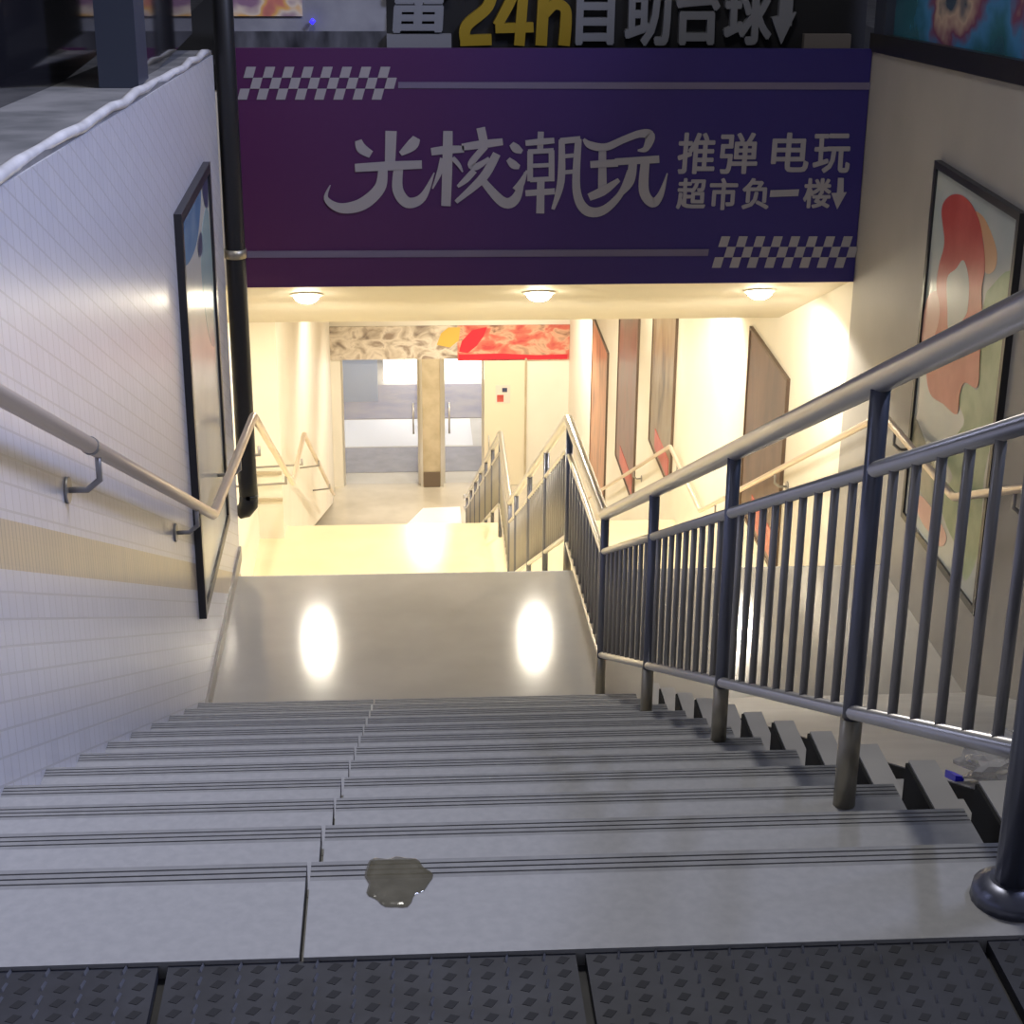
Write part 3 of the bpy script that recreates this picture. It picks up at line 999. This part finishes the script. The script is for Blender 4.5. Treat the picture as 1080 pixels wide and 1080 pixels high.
framed('framed_poster', XR, -1, 6.10, 7.17, -1.62, -0.022,
       'tall framed poster with a red painted arch on the right wall', rbg, [
           ('green_patch', 'green', [[(1.01, 0.136), (0.773, 0.203), (0.732, 0.245), (0.725, 0.296), (0.752, 0.393), (0.768, 0.466), (0.631, 0.48), (0.558, 0.542), (0.647, 0.586), (0.429, 0.714), (0.58, 0.749), (0.449, 0.837), (0.573, 0.891), (0.748, 0.917), (0.866, 0.968), (0.981, 0.841), (0.945, 0.655), (1.018, 0.444)]]),
           ('olive_patch', 'olive', [[(-0.064, 0.7), (0.239, 0.75), (0.436, 0.808), (0.431, 0.873), (0.201, 0.889), (0.001, 0.832)]]),
           ('orange_edge', 'orange', [[(0.525, 0.045), (0.647, 0.05), (0.803, 0.1), (0.809, 0.149), (0.707, 0.172), (0.658, 0.107), (0.581, 0.069)]]),
           ('pink_patch', 'pink', [[(0.021, 0.361), (0.147, 0.316), (0.213, 0.362), (0.25, 0.438), (0.055, 0.488), (-0.002, 0.463)], [(0.173, 0.904), (0.338, 0.892), (0.582, 0.913), (0.536, 0.962), (0.371, 0.966), (0.198, 0.956)]]),
           ('red_arch', 'red', [[(0.105, 0.101), (0.167, 0.057), (0.306, 0.03), (0.452, 0.032), (0.577, 0.06), (0.646, 0.101), (0.702, 0.16), (0.694, 0.224), (0.739, 0.294), (0.755, 0.38), (0.765, 0.46), (0.616, 0.479), (0.569, 0.521), (0.559, 0.578), (0.378, 0.588), (0.202, 0.598), (0.117, 0.554), (0.126, 0.484), (0.204, 0.404), (0.207, 0.349), (0.135, 0.304), (0.145, 0.241), (0.184, 0.175)]]),
           ('pale_gap', 'pale', [[(0.268, 0.26), (0.367, 0.218), (0.445, 0.183), (0.529, 0.216), (0.557, 0.278), (0.531, 0.32), (0.364, 0.388), (0.31, 0.335)]]),
       ], pc, fr=0.03)
lbg = mottle(new_mat('left_poster_paper', (0.5, 0.52, 0.48), 0.22), (0.52, 0.53, 0.48), (0.62, 0.62, 0.55), 2.0)
framed('framed_poster', XL, 1, 6.12, 7.14, -1.575, -0.012,
       'tall framed poster with pale blue sky top on the left wall', lbg, [
           ('sky_patch', 'sky', [[(0.30, 0.0), (.99, 0.0), (.99, .10), (.72, .125), (.45, .10)]]),
           ('teal_edge', 'teal', [[(.05, .10), (.35, .12), (.42, .22), (.30, .40), (.05, .45)]]),
           ('dark_figure', 'dark', [[(.02, .0), (.22, .0), (.18, .06), (.05, .08)], [(.36, .11), (.50, .12), (.48, .16), (.36, .16)]]),
       ], pc, fr=0.04)

# four narrow posters further down the right wall
def dark_print(name, stops, sc=5):
    return multi_ramp(new_mat(name, (0.2, 0.12, 0.1), 0.3), stops, sc, 3, (1, 1.6, 0.6), 0.5)


pr = [
    (9.64, 10.76, -2.98, -1.755, 'dark brown poster on the right passage wall nearest the soffit edge',
     [(0.3, (0.05, 0.03, 0.025)), (0.48, (0.10, 0.055, 0.04)), (0.6, (0.15, 0.085, 0.06)), (0.74, (0.06, 0.035, 0.03))]),
    (13.75, 15.02, -3.98, -2.05, 'gold and grey poster with red foot, first of three beside the lower flight',
     [(0.3, (0.07, 0.055, 0.045)), (0.46, (0.22, 0.16, 0.09)), (0.58, (0.28, 0.23, 0.16)), (0.72, (0.09, 0.06, 0.05))]),
    (15.98, 17.40, -4.98, -3.02, 'grey brown poster in the middle of three beside the lower flight',
     [(0.3, (0.09, 0.06, 0.055)), (0.45, (0.20, 0.10, 0.085)), (0.58, (0.15, 0.11, 0.10)), (0.72, (0.10, 0.07, 0.065))]),
    (18.35, 19.85, -6.02, -4.15, 'orange brown poster closest to the doors on the right wall',
     [(0.3, (0.20, 0.09, 0.06)), (0.45, (0.42, 0.18, 0.10)), (0.58, (0.50, 0.24, 0.13)), (0.72, (0.22, 0.10, 0.07))]),
]
for k, (y0, y1, z0, z1, lab, stops) in enumerate(pr):
    e = empty('wall_poster', (XR, (y0 + y1) / 2, z0), lab, 'poster', 'narrow posters along the right passage wall')
    MB().box(XR - 0.015, XR, y0, y1, z0, z1).build('print', dark_print('dark_poster_print', stops, 2.2 + .3 * k), e)
    mb = MB()
    for (a, b, c, d) in ((y0 - .02, y1 + .02, z1, z1 + .02), (y0 - .02, y1 + .02, z0 - .02, z0), (y0 - .02, y0, z0, z1), (y1, y1 + .02, z0, z1)):
        mb.box(XR - 0.022, XR, a, b, c, d)
    mb.build('edge_frame', M['frame_brown'] if 'frame_brown' in M else M.setdefault('frame_brown', new_mat('brown_poster_edge', (0.12, 0.08, 0.06), 0.4)), e)
    if k in (0, 1, 2):
        MB().box(XR - 0.019, XR - 0.0145, y0 + .1, y1 - .35, z0 + .04, z0 + .22).build('red_corner', pc['red'], e)

# ------------------------------------------------------------------ door wall and lobby
TZ = -5.50
o = MB().box(-1.6, -0.87, YD, YD + 0.18, Z3, -4.2).build('wall_back', M['tunnel'])
struct(o, 'cream wall left of the glass doors', 'wall')
o = MB().box(1.66, XR + 0.4, YD, YD + 0.18, Z3, -4.2).build('wall_back', M['tunnel'])
struct(o, 'cream wall right of the glass doors', 'wall')
o = MB().box(-0.87, 1.66, YD, YD + 0.18, TZ, -4.2).build('wall_back', M['tunnel'])
struct(o, 'lintel wall above the glass doors behind the food banner', 'wall')
M['pillar'] = mottle(new_mat('beige_pillar', (0.5, 0.41, 0.27), 0.4), (0.42, 0.34, 0.22), (0.54, 0.45, 0.31), 5)
pl = empty('door_pillar', (0.36, YD, Z3), 'beige pillar between the two glass doors', 'pillar')
MB().box(0.20, 0.515, YD - 0.04, YD + 0.2, Z3, TZ).build('pillar_shaft', M['pillar'], pl)
MB().box(0.245, 0.47, YD - 0.065, YD - 0.041, Z3, Z3 + 0.22).build('pillar_foot', new_mat('brown_pillar_foot', (0.14, 0.10, 0.07), 0.5), pl)
MB().box(0.20, 0.235, YD - 0.055, YD - 0.041, Z3, TZ).build('edge_strip', M['steel'], pl)
MB().box(0.48, 0.515, YD - 0.055, YD - 0.041, Z3, TZ).build('edge_strip', M['steel'], pl)
M['glass'] = new_mat('door_glass', (0.95, 0.97, 1.0), 0.03, 0, alpha=0.12)
for k, (x0, x1, lab) in enumerate(((-0.87, 0.20, 'wide glass door left of the beige pillar'), (0.515, 1.085, 'narrow glass door right of the beige pillar'))):
    d = empty('door_%d' % (k + 1), ((x0 + x1) / 2, YD + .1, Z3), lab, 'door', kind='structure')
    mb = MB()
    for a, b, c, e_ in ((x0, x0 + .03, Z3, TZ), (x1 - .03, x1, Z3, TZ), (x0 + .03, x1 - .03, TZ - .03, TZ)):
        mb.box(a, b, YD + .07, YD + .11, c, e_)
    mb.build('door_frame', M['steel'], d)
    MB().box(x0 + .03, x1 - .03, YD + .085, YD + .095, Z3 + .01, TZ - .03).build('glass_pane', M['glass'], d)
    MB().tube([(x1 - .09 if k == 0 else x0 + .09, YD + .05, Z3 + .75), (x1 - .09 if k == 0 else x0 + .09, YD + .05, Z3 + 1.2)], .012, 8).build('pull_handle', M['steel'], d)
wd = empty('door_3', (1.37, YD, Z3), 'cream door leaf with small red notice right of the glass', 'door', kind='structure')
M['leaf'] = new_mat('cream_door_leaf', (0.74, 0.66, 0.50), 0.4)
MB().box(1.085, 1.64, YD - 0.03, YD + 0.03, Z3 + .005, TZ).build('door_leaf', M['leaf'], wd)
MB().box(1.64, 1.665, YD - 0.05, YD + 0.03, Z3 + .005, TZ).build('door_edge', M['pillar'], wd)
MB().tube([(1.15, YD - .05, -6.9), (1.15, YD - .05, -6.6)], .01, 8).build('pull_handle', M['steel'], wd)
o = empty('door_notice', (1.34, YD - .034, -6.05), 'small red and white notice stuck on the cream door leaf', 'notice')
MB().box(1.24, 1.44, YD - .036, YD - .0305, -6.14, -5.88).build('paper', new_mat('notice_paper', (0.7, 0.6, 0.52), 0.5), o)
MB().box(1.26, 1.35, YD - .039, YD - .0362, -6.12, -6.02).build('red_block', pc['red'], o)
MB().box(1.33, 1.40, YD - .039, YD - .0362, -5.98, -5.92).build('dark_block', pc['dark'], o)

# food banner over the doors
fb = empty('food_banner', (0.6, YD - .03, -5.5), 'long banner of food pictures above the glass doors', 'banner')
fl = multi_ramp(new_mat('food_print_grey', (0.4, 0.33, 0.25), 0.4), [(0.32, (0.22, 0.17, 0.14)), (0.46, (0.52, 0.44, 0.35)), (0.56, (0.68, 0.60, 0.50)), (0.7, (0.30, 0.23, 0.18))], 4.5, 3, (1, 1, 1.4), 0.6)
fr_ = multi_ramp(new_mat('food_print_red', (0.5, 0.08, 0.07), 0.4), [(0.32, (0.50, 0.06, 0.06)), (0.46, (0.58, 0.16, 0.11)), (0.56, (0.62, 0.36, 0.24)), (0.68, (0.24, 0.12, 0.08))], 4.0, 3, (1, 1, 1.6), 0.5)
MB().box(-1.0, 0.72, YD - .03, YD - .002, -5.50, -5.04).build('grey_half', fl, fb)
MB().box(0.72, XR - .002, YD - .03, YD - .002, -5.53, -5.04).build('red_half', fr_, fb)
mb = MB()
pb = lambda x, z, k: (x, YD - .034 + .003 * k, z)
add_poly(mb, [(0.74, -5.40), (0.78, -5.25), (0.92, -5.10), (1.12, -5.06), (1.08, -5.18), (0.98, -5.32), (0.86, -5.42)], pb)
add_poly(mb, [(0.74, -5.44), (1.3, -5.43), (1.8, -5.46), (2.22, -5.45), (2.22, -5.52), (0.74, -5.52)], pb)
mb.build('red_ribbon', new_mat('banner_red', (0.55, 0.02, 0.04), 0.4), fb)
mb = MB()
add_poly(mb, [(0.44, -5.3), (0.50, -5.14), (0.60, -5.06), (0.76, -5.06), (0.74, -5.24), (0.62, -5.34)], pb)
mb.build('yellow_patch', new_mat('banner_yellow', (0.62, 0.40, 0.08), 0.4), fb)

# lobby beyond the doors
M['lobby_wall'] = mottle(new_mat('lobby_blue_wall', (0.35, 0.38, 0.5), 0.5), (0.28, 0.31, 0.42), (0.40, 0.43, 0.55), 2)
o = MB().box(-3, 5, YD + 7.2, YD + 7.5, Z3, -4.2).build('wall_back', M['lobby_wall'])
struct(o, 'blue grey far wall of the lobby behind the glass doors', 'wall')
o = MB().box(-3.2, -3.0, YD, YD + 7.5, Z3, -4.2).build('wall_left', M['lobby_wall'])
struct(o, 'blue grey left wall of the lobby', 'wall')
o = MB().box(5.0, 5.2, YD, YD + 7.5, Z3, -4.2).build('wall_right', M['lobby_wall'])
struct(o, 'blue grey right wall of the lobby', 'wall')
o = MB().box(-3.2, 5.2, YD, YD + 7.5, -4.2, -4.1).build('ceiling', M['lobby_wall'])
struct(o, 'lobby ceiling behind the glass doors', 'ceiling')
lamp('lobby_lamp', 'AREA', (0.5, YD + 3.2, -4.35), (0.5, YD + 3.2, -8), 60, (0.95, 0.95, 1.0), size=2.0)


def carpet(y0, y1, mat, label):
    o = MB().box(-2.6, 4.6, y0, y1, Z3, Z3 + 0.012).build('floor_band', mat)
    return tag(o, label, 'mat', 'floor mats behind the glass doors')


gm = mottle(new_mat('grey_mat', (0.22, 0.22, 0.28), 0.7), (0.15, 0.15, 0.20), (0.22, 0.22, 0.27), 5)
gm2 = mottle(new_mat('mauve_mat', (0.3, 0.27, 0.3), 0.7), (0.16, 0.15, 0.23), (0.26, 0.23, 0.25), 3)
carpet(23.35, 24.4, gm, 'grey blue mat just inside the glass doors')
carpet(25.75, 27.5, gm2, 'mauve grey mat further inside before the lit counter')
ct = empty('light_counter', (0.8, 28.2, Z3), 'long glowing white counter at the back of the lobby', 'counter')
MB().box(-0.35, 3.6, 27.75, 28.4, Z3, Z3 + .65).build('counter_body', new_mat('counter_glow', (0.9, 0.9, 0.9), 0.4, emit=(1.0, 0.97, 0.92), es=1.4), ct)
MB().box(-0.40, 3.65, 27.70, 28.45, Z3 + .65, Z3 + .7).build('counter_top', M['lobby_wall'], ct)
o = MB().box(-0.975, -0.43, 26.6, 26.66, Z3 + .013, -6.0).build('partition_panel', new_mat('pale_blue_panel', (0.42, 0.52, 0.66), 0.4))
tag(o, 'pale blue upright panel seen through the left glass door', 'panel')
o = MB().box(-2.2, 1.0, 24.45, 25.7, Z3, Z3 + .01).build('floor_band', new_mat('white_gloss_band', (0.92, 0.90, 0.86), 0.2))  # plain white band laid on the floor
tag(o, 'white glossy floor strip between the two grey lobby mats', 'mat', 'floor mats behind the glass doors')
mb = MB()  # thin pale sheet standing for light reflected on the floor
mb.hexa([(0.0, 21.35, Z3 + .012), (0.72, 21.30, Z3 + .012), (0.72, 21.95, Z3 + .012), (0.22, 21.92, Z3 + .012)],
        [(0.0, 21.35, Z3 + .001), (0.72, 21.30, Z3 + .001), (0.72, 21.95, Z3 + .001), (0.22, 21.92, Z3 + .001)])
o = mb.build('door_mat', new_mat('white_lilac_glare', (0.93, 0.92, 1.0), 0.3))
tag(o, 'white lilac sheet laid as a reflection on the lobby floor at the foot of the railing', 'mat')

# ------------------------------------------------------------------ rubber mats at the stair head
def mat_rubber():
    m = mottle(new_mat('charcoal_rubber', (0.05, 0.052, 0.065), 0.5), (0.022, 0.024, 0.034), (0.036, 0.039, 0.052), 14, 4, bump=0.1)
    return m


M['rubber'] = mat_rubber()
M['nub'] = new_mat('rubber_nub', (0.12, 0.125, 0.15), 0.25)
M['slot'] = new_mat('mat_slot', (0.012, 0.013, 0.018), 0.7)


def rubber_mat(x0, x1, y1, label):
    e = empty('rubber_mat', ((x0 + x1) / 2, 1.5, -0.02), label, 'mat', 'ribbed rubber mats along the stair head')
    mb = MB()
    mb.box(x0 + .006, x1 - .006, 1.10, y1, -0.022, -0.006)
    nb = sl = mb
    nx, ny = 11, 20
    for i in range(nx):
        for j in range(ny):
            cx = x0 + (i + .5) * (x1 - x0) / nx
            cy = y1 - 0.014 - j * 0.026
            a = 0.0065
            # slot: dark slanted lozenge, and a raised nub beside it, its glint put into a lighter colour
            sl.hexa([(cx - .001, cy + .008, -.0055), (cx + .009, cy + .004, -.0055), (cx + .001, cy - .008, -.0055), (cx - .009, cy - .004, -.0055)],
                    [(cx - .001, cy + .008, -.007), (cx + .009, cy + .004, -.007), (cx + .001, cy - .008, -.007), (cx - .009, cy - .004, -.007)], 1)
            qx, qy = cx + (x1 - x0) / nx / 2, cy + .006
            if qx < x1 - .012:
                nb.add([(qx - .003, qy - .008, -.006), (qx + .001, qy - .008, -.006), (qx + .004, qy + .008, -.006), (qx, qy + .008, -.006), (qx - .001, qy - .005, -.002), (qx + .002, qy + .006, -.002)],
                       [(0, 1, 4), (1, 2, 5, 4), (2, 3, 5), (3, 0, 4, 5), (0, 3, 2, 1)], 2)
    mb.build('mat_body', [M['rubber'], M['slot'], M['nub']], e)


for x0, x1, lab in ((-0.80, -0.30, 'leftmost rubber mat at the stair head, touching the left wall'),
                    (-0.30, 0.202, 'rubber mat second from the left wall, below the brown puddle'),
                    (0.202, 0.70, 'rubber mat third from the left wall at the stair head'),
                    (0.70, 1.20, 'rubber mat cut by the right photo edge under the railing post')):
    rubber_mat(x0, x1, 1.764, lab)

# ------------------------------------------------------------------ small things
# puddle
mb = MB()
out = []
n = 40
for j in range(n):
    a = 2 * math.pi * j / n
    r_ = 1 + 0.09 * math.sin(3 * a + .6) + 0.06 * math.sin(5 * a + 2) + 0.05 * math.sin(9 * a)
    out.append((-0.021 + 0.042 * r_ * math.cos(a), 1.922 + 0.058 * r_ * math.sin(a)))
vs = [(-0.021, 1.922, 0.0045)]
for k, (s, z) in enumerate(((0.7, 0.004), (0.92, 0.003), (1.0, 0.0008))):
    vs += [(-0.021 + (x + 0.021) * s, 1.922 + (y - 1.922) * s, z) for x, y in out]
fs = [(0, 1 + j, 1 + (j + 1) % n) for j in range(n)]
for k in range(2):
    fs += [(1 + k * n + j, 1 + (k + 1) * n + j, 1 + (k + 1) * n + (j + 1) % n, 1 + k * n + (j + 1) % n) for j in range(n)]
mb.add(vs, fs, 0, True)
pu = mb.build('puddle', mottle(new_mat('brown_spill', (0.10, 0.09, 0.05), 0.08, alpha=0.72), (0.13, 0.115, 0.07), (0.20, 0.18, 0.12), 30))
tag(pu, 'wet brown spill on the top granite step', 'puddle')

# crumpled clear plastic bag on the ramp edge
import bmesh
bm = bmesh.new()
bmesh.ops.create_icosphere(bm, subdivisions=4, radius=1.0)
for v in bm.verts:
    p = v.co.copy()
    k = 1 + 0.22 * math.sin(6 * p.x + 3 * p.z) * math.cos(5 * p.y) + 0.14 * math.sin(13 * p.z + 7 * p.y) + 0.035 * random.uniform(-1, 1)
    v.co = Vector((p.x * 0.082 * k, p.y * 0.14 * k, max(p.z, -0.55) * 0.06 * k))
me = bpy.data.meshes.new('plastic_bag')
bm.to_mesh(me); bm.free()
me.materials.append(new_mat('clear_plastic', (0.55, 0.55, 0.56), 0.15, alpha=0.5))
bag = bpy.data.objects.new('plastic_bag', me)
bag.location = (1.165, 2.86, ramp_z(2.83) + 0.032)
bag.rotation_euler = (-math.atan(SL), 0, 0.4)
COL.objects.link(bag)
tag(bag, 'crumpled clear plastic bag lying at the top of the cement ramp', 'bag')

sc = MB()
ya_, yc_ = 2.97, 3.06
sc.hexa([(1.082, ya_, ramp_z(ya_) + .014), (1.100, ya_, ramp_z(ya_) + .010), (1.110, yc_, ramp_z(yc_) + .012), (1.092, yc_, ramp_z(yc_) + .018)],
        [(1.082, ya_, ramp_z(ya_) + .001), (1.100, ya_, ramp_z(ya_) + .001), (1.110, yc_, ramp_z(yc_) + .001), (1.092, yc_, ramp_z(yc_) + .001)])
o = sc.build('plastic_scrap', new_mat('bright_blue_plastic', (0.01, 0.01, 0.9), 0.3))
tag(o, 'small bright blue plastic scrap on the edge of the cement ramp', 'litter')
